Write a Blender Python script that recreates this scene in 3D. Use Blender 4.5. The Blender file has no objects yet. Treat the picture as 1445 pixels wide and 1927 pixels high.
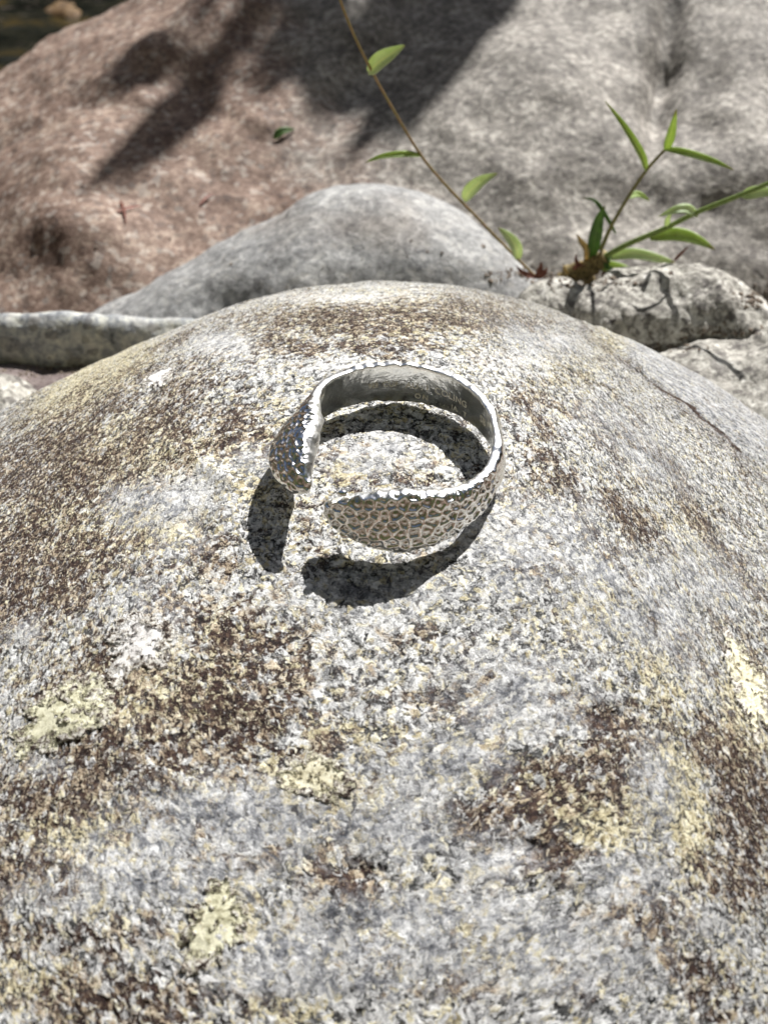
import bpy, bmesh, math, random
import numpy as np
from mathutils import Vector
from mathutils.bvhtree import BVHTree

random.seed(7)
U = 0.01                                   # everything below is written in centimetres
sc = bpy.context.scene
COL = sc.collection

# ------------------------------------------------------------------ camera, world, sun, exposure
F = 1927 / 2 / math.tan(math.radians(23.2))
CAM = np.array([-0.1, -11.5 * math.cos(math.radians(38)), 11.5 * math.sin(math.radians(38))])
PITCH = math.radians(40.6)
cd = bpy.data.cameras.new('camera')
cam = bpy.data.objects.new('camera', cd); COL.objects.link(cam)
cam.location = CAM * U
cam.rotation_euler = (math.pi / 2 - PITCH, 0, 0)
cd.sensor_fit = 'VERTICAL'; cd.sensor_height = 36
cd.lens = 18 / math.tan(math.radians(23.2))
cd.clip_start = 0.005; cd.clip_end = 60
cd.dof.use_dof = True; cd.dof.focus_distance = 0.1165; cd.dof.aperture_fstop = 52
sc.camera = cam

SUN = np.array([0.50, 0.92, 1.10]); SUN /= np.linalg.norm(SUN)
sun_el = math.asin(SUN[2]); sun_az = math.atan2(SUN[0], SUN[1])
w = bpy.data.worlds.new('World'); sc.world = w; w.use_nodes = True
nt = w.node_tree; nt.nodes.clear()
sky = nt.nodes.new('ShaderNodeTexSky'); sky.sky_type = 'NISHITA'; sky.sun_disc = False
sky.dust_density = 1.5; sky.ozone_density = 0.3; sky.air_density = 0.7; sky.sun_elevation = sun_el; sky.sun_rotation = sun_az
bg = nt.nodes.new('ShaderNodeBackground'); bg.inputs['Strength'].default_value = 0.05
wo = nt.nodes.new('ShaderNodeOutputWorld')
nt.links.new(sky.outputs[0], bg.inputs[0]); nt.links.new(bg.outputs[0], wo.inputs[0])
sd = bpy.data.lights.new('sun', 'SUN'); sd.energy = 5.0; sd.angle = math.radians(0.5); sd.color = (1, 0.98, 0.95)
so = bpy.data.objects.new('sun', sd); COL.objects.link(so)
so.rotation_euler = Vector(SUN).to_track_quat('Z', 'Y').to_euler()
vs = sc.view_settings; vs.view_transform = 'Standard'; vs.look = 'None'; vs.gamma = 1
vs.use_curve_mapping = False; vs.exposure = 0.74

# ------------------------------------------------------------------ small helpers
def proj(P):
    d = P - CAM
    c, s = math.cos(PITCH), math.sin(PITCH)
    z = d[..., 1] * c - d[..., 2] * s
    u = d[..., 1] * s + d[..., 2] * c
    return 722.5 + F * d[..., 0] / z, 963.5 - F * u / z

def ray(px, py):
    x = (px - 722.5) / F; y = (963.5 - py) / F
    c, s = math.cos(PITCH), math.sin(PITCH)
    return np.array([x, c + y * s, -s + y * c])

def at(px, py, Y):
    """the point at world depth Y (cm) that the photograph's pixel looks at"""
    r = ray(px, py); return CAM + r * ((Y - CAM[1]) / r[1])

def hash3(ix, iy, iz, seed):
    h = (ix.astype(np.int64) * 374761393 + iy.astype(np.int64) * 668265263 + iz.astype(np.int64) * 2147483647 + seed * 1274126177) & 0xffffffff
    h = ((h ^ (h >> 13)) * 1274126177) & 0xffffffff
    return ((h ^ (h >> 16)) & 0xffff).astype(np.float64) / 65535.0

def vnoise(x, y, z, seed=0):
    xi, yi, zi = np.floor(x), np.floor(y), np.floor(z)
    fx, fy, fz = x - xi, y - yi, z - zi
    fx = fx * fx * (3 - 2 * fx); fy = fy * fy * (3 - 2 * fy); fz = fz * fz * (3 - 2 * fz)
    r = 0
    for a in (0, 1):
        for b in (0, 1):
            for c in (0, 1):
                wgt = (fx if a else 1 - fx) * (fy if b else 1 - fy) * (fz if c else 1 - fz)
                r = r + wgt * hash3(xi + a, yi + b, zi + c, seed)
    return r * 2 - 1

def fbm(x, y, z, o=4, seed=0, g=0.5):
    r = 0; a = 1; f = 1
    for i in range(o):
        r = r + a * vnoise(x * f + 17.3 * i, y * f - 9.1 * i, z * f + 4.7 * i, seed + i); a *= g; f *= 2.03
    return r

def prop(o, label=None, cat=None, group=None, kind=None):
    if label: o['label'] = label
    if cat: o['category'] = cat
    if group: o['group'] = group
    if kind: o['kind'] = kind
    return o

def empty(name, loc, label, cat, group=None):
    o = bpy.data.objects.new(name, None); COL.objects.link(o)
    o.location = Vector(loc) * U; o.empty_display_size = 0.01
    return prop(o, label, cat, group)

def link_mesh(name, me, mat, parent=None):
    if mat: me.materials.append(mat)
    o = bpy.data.objects.new(name, me); COL.objects.link(o)
    if parent:
        o.parent = parent
        o.location = -parent.location
    return o

def grid_mesh(name, V, mat, parent=None, close_u=False, close_v=False, attrs=None, flip=False, caps=False):
    """V: (n, m, 3) array in cm -> one smooth quad mesh"""
    n, m = V.shape[:2]
    me = bpy.data.meshes.new(name)
    co = (V.reshape(-1, 3) * U).astype(np.float32)
    I = np.arange(n * m).reshape(n, m)
    iu = np.arange(n if close_u else n - 1); iv = np.arange(m if close_v else m - 1)
    A = I[np.ix_(iu, iv)]; B = I[np.ix_((iu + 1) % n, iv)]; C_ = I[np.ix_((iu + 1) % n, (iv + 1) % m)]; D = I[np.ix_(iu, (iv + 1) % m)]
    q = np.stack([A, B, C_, D] if not flip else [A, D, C_, B], -1).reshape(-1, 4)
    loops = q.reshape(-1).astype(np.int32); starts = np.arange(0, len(loops), 4, dtype=np.int32)
    extra = []
    if caps:
        extra = [list(I[0, :]), list(I[-1, ::-1])]
        if flip: extra = [e[::-1] for e in extra]
        for e in extra:
            starts = np.append(starts, len(loops)).astype(np.int32)
            loops = np.append(loops, np.array(e, dtype=np.int32)).astype(np.int32)
    me.vertices.add(len(co)); me.vertices.foreach_set('co', co.ravel())
    me.loops.add(len(loops)); me.loops.foreach_set('vertex_index', loops)
    me.polygons.add(len(starts)); me.polygons.foreach_set('loop_start', starts)
    try:
        me.polygons.foreach_set('loop_total', np.append(np.diff(starts), len(loops) - starts[-1]).astype(np.int32))
    except Exception:
        pass
    me.update(calc_edges=True)
    me.polygons.foreach_set('use_smooth', np.ones(len(starts), dtype=bool))
    for k, a in (attrs or {}).items():
        at_ = me.attributes.new(k, 'FLOAT_COLOR', 'POINT')
        at_.data.foreach_set('color', a.reshape(-1, 4).astype(np.float32).ravel())
    me.update()
    return link_mesh(name, me, mat, parent)

def tube(name, pts, rad, mat, parent=None, seg=8):
    pts = np.array(pts, float); rad = np.array(rad, float) * np.ones(len(pts))
    T = np.gradient(pts, axis=0); T /= np.linalg.norm(T, axis=1)[:, None]
    ref = np.array([0.3, 0.2, 0.93]); V = np.zeros((len(pts), seg, 3))
    for i in range(len(pts)):
        a = np.cross(T[i], ref); a /= np.linalg.norm(a); b = np.cross(T[i], a)
        for j in range(seg):
            t = 2 * math.pi * j / seg
            V[i, j] = pts[i] + rad[i] * (math.cos(t) * a + math.sin(t) * b)
    return grid_mesh(name, V, mat, parent, close_v=True, caps=True, flip=True)

def smooth_path(pts, n=40):
    """Catmull-Rom through the points"""
    P = [np.array(p, float) for p in pts]; P = [2 * P[0] - P[1]] + P + [2 * P[-1] - P[-2]]
    out = []; k = len(P) - 3
    for i in range(n):
        t = i / (n - 1) * k; s = min(int(t), k - 1); t -= s
        a, b, c, d = P[s:s + 4]
        out.append(0.5 * (2 * b + (c - a) * t + (2 * a - 5 * b + 4 * c - d) * t * t + (3 * b - a - 3 * c + d) * t ** 3))
    return np.array(out)

# ------------------------------------------------------------------ node helpers
class NT:
    def __init__(s, name):
        s.m = bpy.data.materials.new(name); s.m.use_nodes = True; s.t = s.m.node_tree; s.t.nodes.clear()
        s.out = s.n('ShaderNodeOutputMaterial')
        tc = s.n('ShaderNodeTexCoord')
        s.co = s.vm('SCALE', tc.outputs['Object'], scale=100)
    def n(s, t): return s.t.nodes.new(t)
    def set(s, sock, v):
        if hasattr(v, 'is_linked') or isinstance(v, bpy.types.NodeSocket): s.t.links.new(v, sock)
        else:
            if isinstance(v, (tuple, list)) and len(v) == 3 and sock.type == 'RGBA': v = (*v, 1)
            sock.default_value = v
    def vm(s, op, a, b=None, scale=None):
        x = s.n('ShaderNodeVectorMath'); x.operation = op; s.set(x.inputs[0], a)
        if b is not None: s.set(x.inputs[1], b)
        if scale is not None: s.set(x.inputs['Scale'], scale)
        return x.outputs[0]
    def ma(s, op, a, b=0.0, c=None, clamp=False):
        x = s.n('ShaderNodeMath'); x.operation = op; x.use_clamp = clamp
        s.set(x.inputs[0], a); s.set(x.inputs[1], b)
        if c is not None: s.set(x.inputs[2], c)
        return x.outputs[0]
    def noise(s, scale, detail=4, rough=0.5, co=None, dist=0.0, col=False):
        x = s.n('ShaderNodeTexNoise'); s.set(x.inputs['Vector'], co or s.co)
        x.inputs['Scale'].default_value = scale; x.inputs['Detail'].default_value = detail
        x.inputs['Roughness'].default_value = rough; x.inputs['Distortion'].default_value = dist
        return x.outputs['Color' if col else 'Fac']
    def vor(s, scale, feat='F1', co=None, rnd=1.0):
        x = s.n('ShaderNodeTexVoronoi'); x.feature = feat; s.set(x.inputs['Vector'], co or s.co)
        x.inputs['Scale'].default_value = scale; x.inputs['Randomness'].default_value = rnd
        return x
    def mr(s, v, a, b, c=0.0, d=1.0, smooth=True):
        x = s.n('ShaderNodeMapRange'); x.interpolation_type = 'SMOOTHSTEP' if smooth else 'LINEAR'
        s.set(x.inputs[0], v); s.set(x.inputs[1], a); s.set(x.inputs[2], b); s.set(x.inputs[3], c); s.set(x.inputs[4], d)
        return x.outputs[0]
    def mix(s, f, a, b):
        x = s.n('ShaderNodeMix'); x.data_type = 'RGBA'; s.set(x.inputs[0], f); s.set(x.inputs[6], a); s.set(x.inputs[7], b)
        return x.outputs[2]
    def ramp(s, f, stops):
        x = s.n('ShaderNodeValToRGB'); s.set(x.inputs[0], f); e = x.color_ramp.elements
        while len(e) > 1: e.remove(e[-1])
        e[0].position = stops[0][0]; e[0].color = (*stops[0][1], 1)
        for p, c in stops[1:]: k = e.new(p); k.color = (*c, 1)
        return x.outputs[0]
    def attr(s, name):
        x = s.n('ShaderNodeAttribute'); x.attribute_name = name
        y = s.n('ShaderNodeSeparateColor'); s.t.links.new(x.outputs['Color'], y.inputs[0])
        return y.outputs
    def sep(s, v):
        y = s.n('ShaderNodeSeparateColor'); s.t.links.new(v, y.inputs[0]); return y.outputs
    def bump(s, h, strength, dist):
        x = s.n('ShaderNodeBump'); s.set(x.inputs['Height'], h)
        x.inputs['Strength'].default_value = strength; x.inputs['Distance'].default_value = dist * U
        return x.outputs[0]
    def bsdf(s, color, rough=0.8, spec=0.3, metal=0.0, normal=None, **kw):
        x = s.n('ShaderNodeBsdfPrincipled'); s.set(x.inputs['Base Color'], color); s.set(x.inputs['Roughness'], rough)
        s.set(x.inputs['Specular IOR Level'], spec); s.set(x.inputs['Metallic'], metal)
        if normal is not None: s.t.links.new(normal, x.inputs['Normal'])
        for k, v in kw.items(): s.set(x.inputs[k], v)
        return x.outputs[0]
    def done(s, shader, height=None, scale_cm=0.0, mid=0.5, both=True):
        s.t.links.new(shader, s.out.inputs['Surface'])
        if height is not None:
            x = s.n('ShaderNodeDisplacement'); s.set(x.inputs['Height'], height)
            x.inputs['Midlevel'].default_value = mid; x.inputs['Scale'].default_value = scale_cm * U
            s.t.links.new(x.outputs[0], s.out.inputs['Displacement'])
            s.m.displacement_method = 'BOTH' if both else 'BUMP'
        return s.m

# ------------------------------------------------------------------ materials
def lichen_rock():
    s = NT('lichen_granite')
    R, G, B = s.attr('mask')[:3]            # brown stain, cream lichen, bare blue-grey granite
    r2 = s.n('ShaderNodeVectorMath'); r2.operation = 'LENGTH'; s.set(r2.inputs[0], s.vm('MAXIMUM', s.vm('MULTIPLY', s.co, (1, 0.8, 0)), s.vm('MULTIPLY', s.co, (-1, 0, 0))))
    s.co = s.vm('SCALE', s.co, scale=s.ma('ADD', 1.0, s.ma('MULTIPLY', s.ma('POWER', s.ma('MINIMUM', r2.outputs['Value'], 5.0), 2.0), 0.024)))
    # the rock is foliated: on both flanks the grain runs downhill
    sx = s.n('ShaderNodeSeparateXYZ'); s.set(sx.inputs[0], s.co); X_, Y_ = sx.outputs[0], sx.outputs[1]
    for nx, ny, lo_, hi_, k_ in ((0.86, 0.50, 0.4, 4.0, 1.1), (0.80, -0.60, -0.8, -5.0, 0.4)):
        d_ = s.vm('MULTIPLY', s.co, (nx, ny, 0)); dt = s.n('ShaderNodeVectorMath'); dt.operation = 'DOT_PRODUCT'
        s.set(dt.inputs[0], s.co); s.set(dt.inputs[1], (nx, ny, 0))
        amt = s.ma('MULTIPLY', dt.outputs['Value'], s.mr(X_, lo_, hi_, 0.0, k_))
        s.co = s.vm('ADD', s.co, s.vm('SCALE', (nx, ny, 0), scale=amt))
    warp = s.noise(6, 4, 0.65, col=True)
    co = s.vm('ADD', s.co, s.vm('SCALE', s.vm('SUBTRACT', warp, (0.5, 0.5, 0.5)), scale=0.26))
    big = s.noise(0.9, 4, 0.6)
    mid = s.noise(3.4, 6, 0.68)
    tex = s.noise(1.7, 4, 0.6)              # where the crust is coarse, where fine
    f1 = s.noise(8.8, 8, 0.75, co=co)
    f2 = s.noise(20, 5, 0.68, co=co)
    v1 = s.vor(15, co=co); v2 = s.vor(24, co=co); ve = s.vor(9, 'DISTANCE_TO_EDGE', co=co); vs_ = s.vor(31, co=co)
    c1 = s.sep(v1.outputs['Color']); c2 = s.sep(v2.outputs['Color']); c3 = s.sep(vs_.outputs['Color'])
    mid2 = s.ma('ADD', s.ma('MULTIPLY', s.ma('SUBTRACT', mid, 0.5), 2.4), s.ma('MULTIPLY', s.ma('SUBTRACT', s.noise(8, 4, 0.65), 0.5), 2.3))
    Wm = s.mr(s.ma('ADD', s.attr('mask2')[1], s.ma('MULTIPLY', s.ma('SUBTRACT', mid, 0.5), 1.8)), 0.30, 1.15)
    bigs = s.ma('MULTIPLY', s.ma('SUBTRACT', big, 0.5), 1.4)
    brown = s.mr(s.ma('ADD', s.ma('ADD', R, mid2), bigs), -0.02, 1.0, smooth=False)
    grey = s.mr(s.ma('SUBTRACT', s.ma('ADD', B, s.ma('MULTIPLY', mid2, 0.6)), s.ma('MULTIPLY', bigs, 0.6)), 0.15, 0.8)
    cream = s.mr(s.ma('ADD', G, s.ma('MULTIPLY', mid2, 0.5)), 0.1, 0.9)
    dist = s.mix(s.mr(tex, 0.42, 0.58), v1.outputs['Distance'], s.ma('ADD', vs_.outputs['Distance'], 0.02))
    dist = s.sep(dist)[0]
    q = s.ma('ADD', s.ma('MULTIPLY', f1, 0.66), s.ma('MULTIPLY', f2, 0.34))
    q = s.ma('ADD', q, s.ma('MULTIPLY', s.ma('SUBTRACT', 0.45, dist), 0.14))
    q = s.ma('SUBTRACT', q, s.ma('MULTIPLY', brown, 0.106))
    q = s.ma('ADD', q, s.ma('MULTIPLY', s.ma('SUBTRACT', mid, 0.5), 0.10))
    q = s.ma('ADD', q, s.ma('MULTIPLY', s.ma('SUBTRACT', c1[0], 0.5), 0.07))
    q = s.ma('ADD', s.ma('SUBTRACT', q, 0.008), s.ma('MULTIPLY', Wm, 0.045))
    fleck = s.mr(q, 0.440, 0.458)
    f3 = s.noise(15, 5, 0.72, co=s.vm('ADD', co, (7.3, 2.1, 4.4)))
    fine = s.ma('MULTIPLY', s.mr(s.ma('ADD', f3, s.ma('MULTIPLY', s.ma('SUBTRACT', 0.4, vs_.outputs['Distance']), 0.12)), 0.548, 0.566), s.mr(c3[2], 0.08, 0.16))
    fleck = s.ma('MAXIMUM', fleck, fine)
    crack = s.mr(s.ma('ADD', ve.outputs['Distance'], s.ma('MULTIPLY', f1, 0.14)), 0.06, 0.085)
    under_b = s.ramp(s.noise(13, 5, 0.75), [(0.36, (0.006, 0.004, 0.004)), (0.48, (0.028, 0.014, 0.012)), (0.56, (0.070, 0.040, 0.030)), (0.68, (0.20, 0.14, 0.09))])
    under_g = s.ramp(s.noise(18, 4, 0.7), [(0.35, (0.010, 0.010, 0.010)), (0.50, (0.045, 0.045, 0.044)), (0.65, (0.15, 0.15, 0.148))])
    under = s.mix(s.mr(brown, 0.05, 0.5), under_g, under_b)
    fv = s.ma('ADD', s.ma('MULTIPLY', c2[1], 0.45), s.ma('MULTIPLY', s.mr(f2, 0.35, 0.65, smooth=False), 0.55))
    white = s.ramp(fv, [(0.12, (0.13, 0.135, 0.14)), (0.35, (0.34, 0.342, 0.345)), (0.55, (0.58, 0.58, 0.575)), (0.8, (0.84, 0.84, 0.83))])
    yel = s.ramp(fv, [(0.12, (0.26, 0.20, 0.10)), (0.35, (0.48, 0.41, 0.23)), (0.58, (0.70, 0.63, 0.40)), (0.85, (0.86, 0.81, 0.60))])
    tan = s.ramp(fv, [(0.1, (0.15, 0.10, 0.07)), (0.5, (0.46, 0.37, 0.26)), (0.9, (0.78, 0.71, 0.56))])
    ysel = s.mr(s.ma('ADD', s.ma('ADD', s.ma('MULTIPLY', c1[2], 0.6), s.ma('MULTIPLY', c3[1], 0.4)), s.ma('MULTIPLY', cream, 0.50)), 0.60, 0.80)
    ysel = s.ma('MULTIPLY', ysel, s.ma('SUBTRACT', 1.0, s.ma('MULTIPLY', Wm, 0.8)))
    white = s.mix(s.ma('MULTIPLY', Wm, 0.5), white, (0.80, 0.79, 0.77))
    top = s.mix(s.ma('MULTIPLY', ysel, 0.85), white, yel)
    top = s.mix(s.ma('MULTIPLY', s.mr(brown, 0.1, 0.6), s.mr(c1[1], 0.35, 0.6)), top, tan)
    col = s.mix(fleck, under, top)
    g1 = s.noise(12, 6, 0.75, co=co); g2 = s.noise(2.8, 7, 0.74)
    gran = s.ramp(s.ma('ADD', s.ma('MULTIPLY', g1, 0.55), s.ma('MULTIPLY', g2, 0.49)),
                  [(0.40, (0.025, 0.027, 0.033)), (0.455, (0.095, 0.100, 0.115)), (0.505, (0.24, 0.247, 0.265)), (0.555, (0.48, 0.485, 0.495)), (0.60, (0.82, 0.82, 0.82))])
    gran = s.mix(s.ma('MULTIPLY', s.mr(c2[2], 0.86, 0.92), 0.6), gran, (0.74, 0.72, 0.66))
    gran = s.mix(s.ma('MULTIPLY', s.mr(c2[0], 0.90, 0.95), 0.8), gran, (0.05, 0.045, 0.045))
    gsel = s.ma('MULTIPLY', grey, s.mr(s.ma('ADD', s.ma('MULTIPLY', f1, 0.6), s.ma('MULTIPLY', mid, 0.4)), 0.56, 0.47, 0.10, 1.0))
    col = s.mix(gsel, col, gran)
    col = s.mix(s.ma('MULTIPLY', s.ma('SUBTRACT', 1.0, crack), s.ma('SUBTRACT', 0.75, s.ma('MULTIPLY', grey, 0.55))), col, (0.045, 0.033, 0.027))
    cr = s.attr('mask2')
    col = s.mix(s.mr(s.ma('ADD', cr[0], s.ma('MULTIPLY', s.ma('SUBTRACT', f1, 0.5), 2.4)), 0.38, 0.62), col, s.mix(s.mr(f2, 0.45, 0.6), (0.022, 0.012, 0.010), (0.13, 0.08, 0.055)))
    h = s.ma('ADD', s.ma('MULTIPLY', fleck, 0.20), s.ma('MULTIPLY', s.ma('SUBTRACT', 0.5, dist), 0.26))
    h = s.ma('ADD', h, s.ma('MULTIPLY', f1, 0.62)); h = s.ma('ADD', h, s.ma('MULTIPLY', f2, 0.30))
    h = s.ma('ADD', h, s.ma('MULTIPLY', crack, 0.16))
    hg = s.ma('ADD', s.ma('MULTIPLY', g1, 0.7), 0.48)
    hm = s.n('ShaderNodeMix'); s.set(hm.inputs[0], s.ma('MULTIPLY', gsel, 0.7)); s.set(hm.inputs[2], h); s.set(hm.inputs[3], hg)
    sh = s.bsdf(col, s.mr(f1, 0.3, 0.7, 0.55, 0.8), 0.22)
    return s.done(sh, hm.outputs[0], 0.042, 0.80)

def crust_mat(name, a, b, c, scale=15, pits=True):
    s = NT(name)
    E = s.attr('mask')[0]                    # 1 in the middle of the patch, 0 at its ragged edge
    warp = s.noise(6, 4, 0.65, col=True)
    co = s.vm('ADD', s.co, s.vm('SCALE', s.vm('SUBTRACT', warp, (0.5, 0.5, 0.5)), scale=0.22))
    v = s.vor(scale, co=co); n = s.noise(9, 7, 0.74, co=co); n2 = s.noise(2.2, 4, 0.6); f2 = s.noise(20, 4, 0.7, co=co)
    col = s.ramp(s.ma('ADD', s.ma('MULTIPLY', n, 0.6), s.ma('MULTIPLY', f2, 0.4)), [(0.40, a), (0.48, b), (0.55, c)])
    cell = s.sep(v.outputs['Color'])
    pitm = s.ma('MULTIPLY', s.mr(v.outputs['Distance'], 0.40, 0.30), s.ma('MULTIPLY', s.mr(cell[0], 0.42, 0.50), s.mr(n2, 0.46, 0.52)))
    q = s.ma('ADD', s.ma('ADD', s.ma('MULTIPLY', n, 0.7), s.ma('MULTIPLY', f2, 0.3)), s.ma('MULTIPLY', s.mr(E, 0.0, 0.65, -0.09, 0.05, smooth=False), 1.0))
    q = s.ma('ADD', q, s.ma('MULTIPLY', s.ma('SUBTRACT', n2, 0.5), 0.22))
    solid = s.mr(q, 0.44, 0.47)
    hgt = s.ma('ADD', s.ma('MULTIPLY', n, 0.5), s.ma('MULTIPLY', solid, 0.4))
    if pits:
        solid = s.ma('MULTIPLY', solid, s.ma('SUBTRACT', 1.0, pitm)); hgt = s.ma('SUBTRACT', hgt, s.ma('MULTIPLY', pitm, 0.5))
    under = s.ramp(f2, [(0.40, (0.015, 0.010, 0.008)), (0.455, (0.10, 0.07, 0.055)), (0.49, (0.40, 0.36, 0.30)), (0.56, (0.74, 0.72, 0.66))])
    col = s.mix(solid, under, col)
    return s.done(s.bsdf(col, 0.8, 0.2), hgt, 0.034, 0.5)

def stone_mat(name, stops, scale=7, spots=0.3, disp=0.05, tint=None, tint_stops=None, warp=0.3):
    """smooth river boulder: mottled mineral grains, a few pale and dark crystals"""
    s = NT(name)
    wn = s.noise(1.6, 4, 0.6, col=True)
    co = s.vm('ADD', s.co, s.vm('SCALE', s.vm('SUBTRACT', wn, (0.5, 0.5, 0.5)), scale=warp))
    n1 = s.noise(scale, 6, 0.7, co=co); n2 = s.noise(scale * 0.16, 5, 0.62, co=co); n3 = s.noise(scale * 3, 3, 0.6)
    f = s.ma('ADD', s.ma('ADD', s.ma('MULTIPLY', n1, 0.5), s.ma('MULTIPLY', n2, 0.3)), s.ma('MULTIPLY', n3, 0.2))
    col = s.ramp(f, stops)
    if tint_stops:
        R = s.attr('mask')[0]
        t = s.mr(s.ma('ADD', R, s.ma('MULTIPLY', s.ma('SUBTRACT', s.noise(0.35, 5, 0.6), 0.5), 1.6)), 0.25, 0.8)
        col = s.mix(t, col, s.ramp(f, tint_stops))
    v = s.vor(scale * 1.3, co=co); c = s.sep(v.outputs['Color'])
    col = s.mix(s.ma('MULTIPLY', s.mr(c[0], 0.80, 0.9), spots), col, (0.62, 0.59, 0.53))
    col = s.mix(s.ma('MULTIPLY', s.mr(c[1], 0.84, 0.92), spots * 1.4), col, (0.06, 0.05, 0.048))
    h = s.ma('ADD', s.ma('MULTIPLY', n1, 0.6), s.ma('MULTIPLY', n2, 0.8))
    return s.done(s.bsdf(col, 0.75, 0.3), h, disp, 0.7)

M_ROCK = lichen_rock()
M_CREAM = crust_mat('pale_green_crust_lichen', (0.22, 0.20, 0.12), (0.50, 0.48, 0.33), (0.72, 0.70, 0.53))
M_YELLOW = crust_mat('cream_crust_lichen', (0.32, 0.28, 0.18), (0.62, 0.57, 0.40), (0.80, 0.77, 0.60), 17, False)
M_WHITE = crust_mat('white_crust_lichen', (0.34, 0.31, 0.30), (0.62, 0.60, 0.58), (0.82, 0.80, 0.77), 20, True)
M_BACK = stone_mat('reddish_brown_rock', [(0.38, (0.070, 0.063, 0.055)), (0.46, (0.16, 0.146, 0.129)), (0.53, (0.26, 0.238, 0.212)), (0.61, (0.52, 0.485, 0.43))], 6.5, 0.28, 0.05, warp=0.07,
                   tint_stops=[(0.38, (0.080, 0.050, 0.038)), (0.46, (0.165, 0.108, 0.083)), (0.53, (0.255, 0.180, 0.140)), (0.61, (0.44, 0.35, 0.28))])
M_MID = stone_mat('smooth_grey_rock', [(0.38, (0.11, 0.11, 0.113)), (0.46, (0.22, 0.22, 0.218)), (0.54, (0.33, 0.328, 0.32)), (0.63, (0.56, 0.55, 0.53))], 7, 0.2, 0.05,
                  tint_stops=[(0.36, (0.10, 0.085, 0.078)), (0.47, (0.20, 0.175, 0.155)), (0.56, (0.30, 0.27, 0.24)), (0.66, (0.44, 0.40, 0.36))])
M_PALE = stone_mat('pale_speckled_rock', [(0.38, (0.07, 0.065, 0.06)), (0.46, (0.23, 0.215, 0.19)), (0.53, (0.46, 0.44, 0.39)), (0.61, (0.76, 0.74, 0.69))], 6.5, 0.5, 0.10)
M_LEDGE = stone_mat('blue_grey_rock', [(0.38, (0.09, 0.10, 0.11)), (0.47, (0.30, 0.31, 0.32)), (0.55, (0.52, 0.52, 0.47)), (0.64, (0.74, 0.72, 0.60))], 4.5, 0.3, 0.08)
M_PURPLE = stone_mat('purple_brown_rock', [(0.36, (0.05, 0.038, 0.035)), (0.48, (0.13, 0.10, 0.095)), (0.58, (0.22, 0.18, 0.165)), (0.66, (0.38, 0.33, 0.30))], 5, 0.1, 0.08)
M_MOSSY = stone_mat('ochre_wet_rock', [(0.36, (0.03, 0.018, 0.008)), (0.48, (0.12, 0.065, 0.022)), (0.58, (0.22, 0.14, 0.06)), (0.66, (0.26, 0.20, 0.10))], 2, 0.0, 0.08)

def ground_mat():
    s = NT('riverbed_soil')
    v = s.vor(0.16); c = s.sep(v.outputs['Color']); n = s.noise(0.6, 8, 0.65)
    col = s.ramp(s.ma('ADD', s.ma('MULTIPLY', n, 0.7), s.ma('MULTIPLY', c[0], 0.3)),
                 [(0.3, (0.045, 0.032, 0.025)), (0.5, (0.19, 0.125, 0.095)), (0.7, (0.36, 0.30, 0.25))])
    h = s.ma('ADD', s.ma('MULTIPLY', s.ma('SUBTRACT', 1.0, v.outputs['Distance']), 0.6), s.ma('MULTIPLY', n, 0.4))
    return s.done(s.bsdf(col, 0.85, 0.2), h, 1.2, 0.5, both=False)
def bank_mat():
    s = NT('unseen_wooded_hillside')
    n = s.noise(0.06, 8, 0.7); n2 = s.noise(0.35, 5, 0.7)
    col = s.ramp(n, [(0.35, (0.012, 0.015, 0.007)), (0.5, (0.045, 0.06, 0.022)), (0.62, (0.10, 0.095, 0.05))])
    col = s.mix(s.mr(n2, 0.52, 0.62), col, (0.13, 0.15, 0.06))
    z_ = s.n('ShaderNodeSeparateXYZ'); s.set(z_.inputs[0], s.co)
    earth = s.ramp(n2, [(0.35, (0.05, 0.034, 0.026)), (0.6, (0.20, 0.145, 0.115))])  # red-brown foot of the unseen slope, coloured to warm the ring's reflections
    col = s.mix(s.mr(s.ma('ADD', z_.outputs[2], s.ma('MULTIPLY', n, 60)), 60, 130), earth, col)
    return s.done(s.bsdf(col, 0.9, 0.1), n2, 6, 0.5, both=False)
def water_mat():
    s = NT('dark_stream_water')
    st = s.vm('MULTIPLY', s.co, (0.35, 1.0, 1.0))
    n = s.noise(0.55, 4, 0.55, co=st)
    bed = s.ramp(s.noise(0.5, 5, 0.65), [(0.4, (0.004, 0.005, 0.004)), (0.55, (0.018, 0.018, 0.013)), (0.66, (0.05, 0.036, 0.014))])
    return s.done(s.bsdf(bed, 0.10, 0.22, normal=s.bump(n, 0.6, 0.5)))
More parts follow.
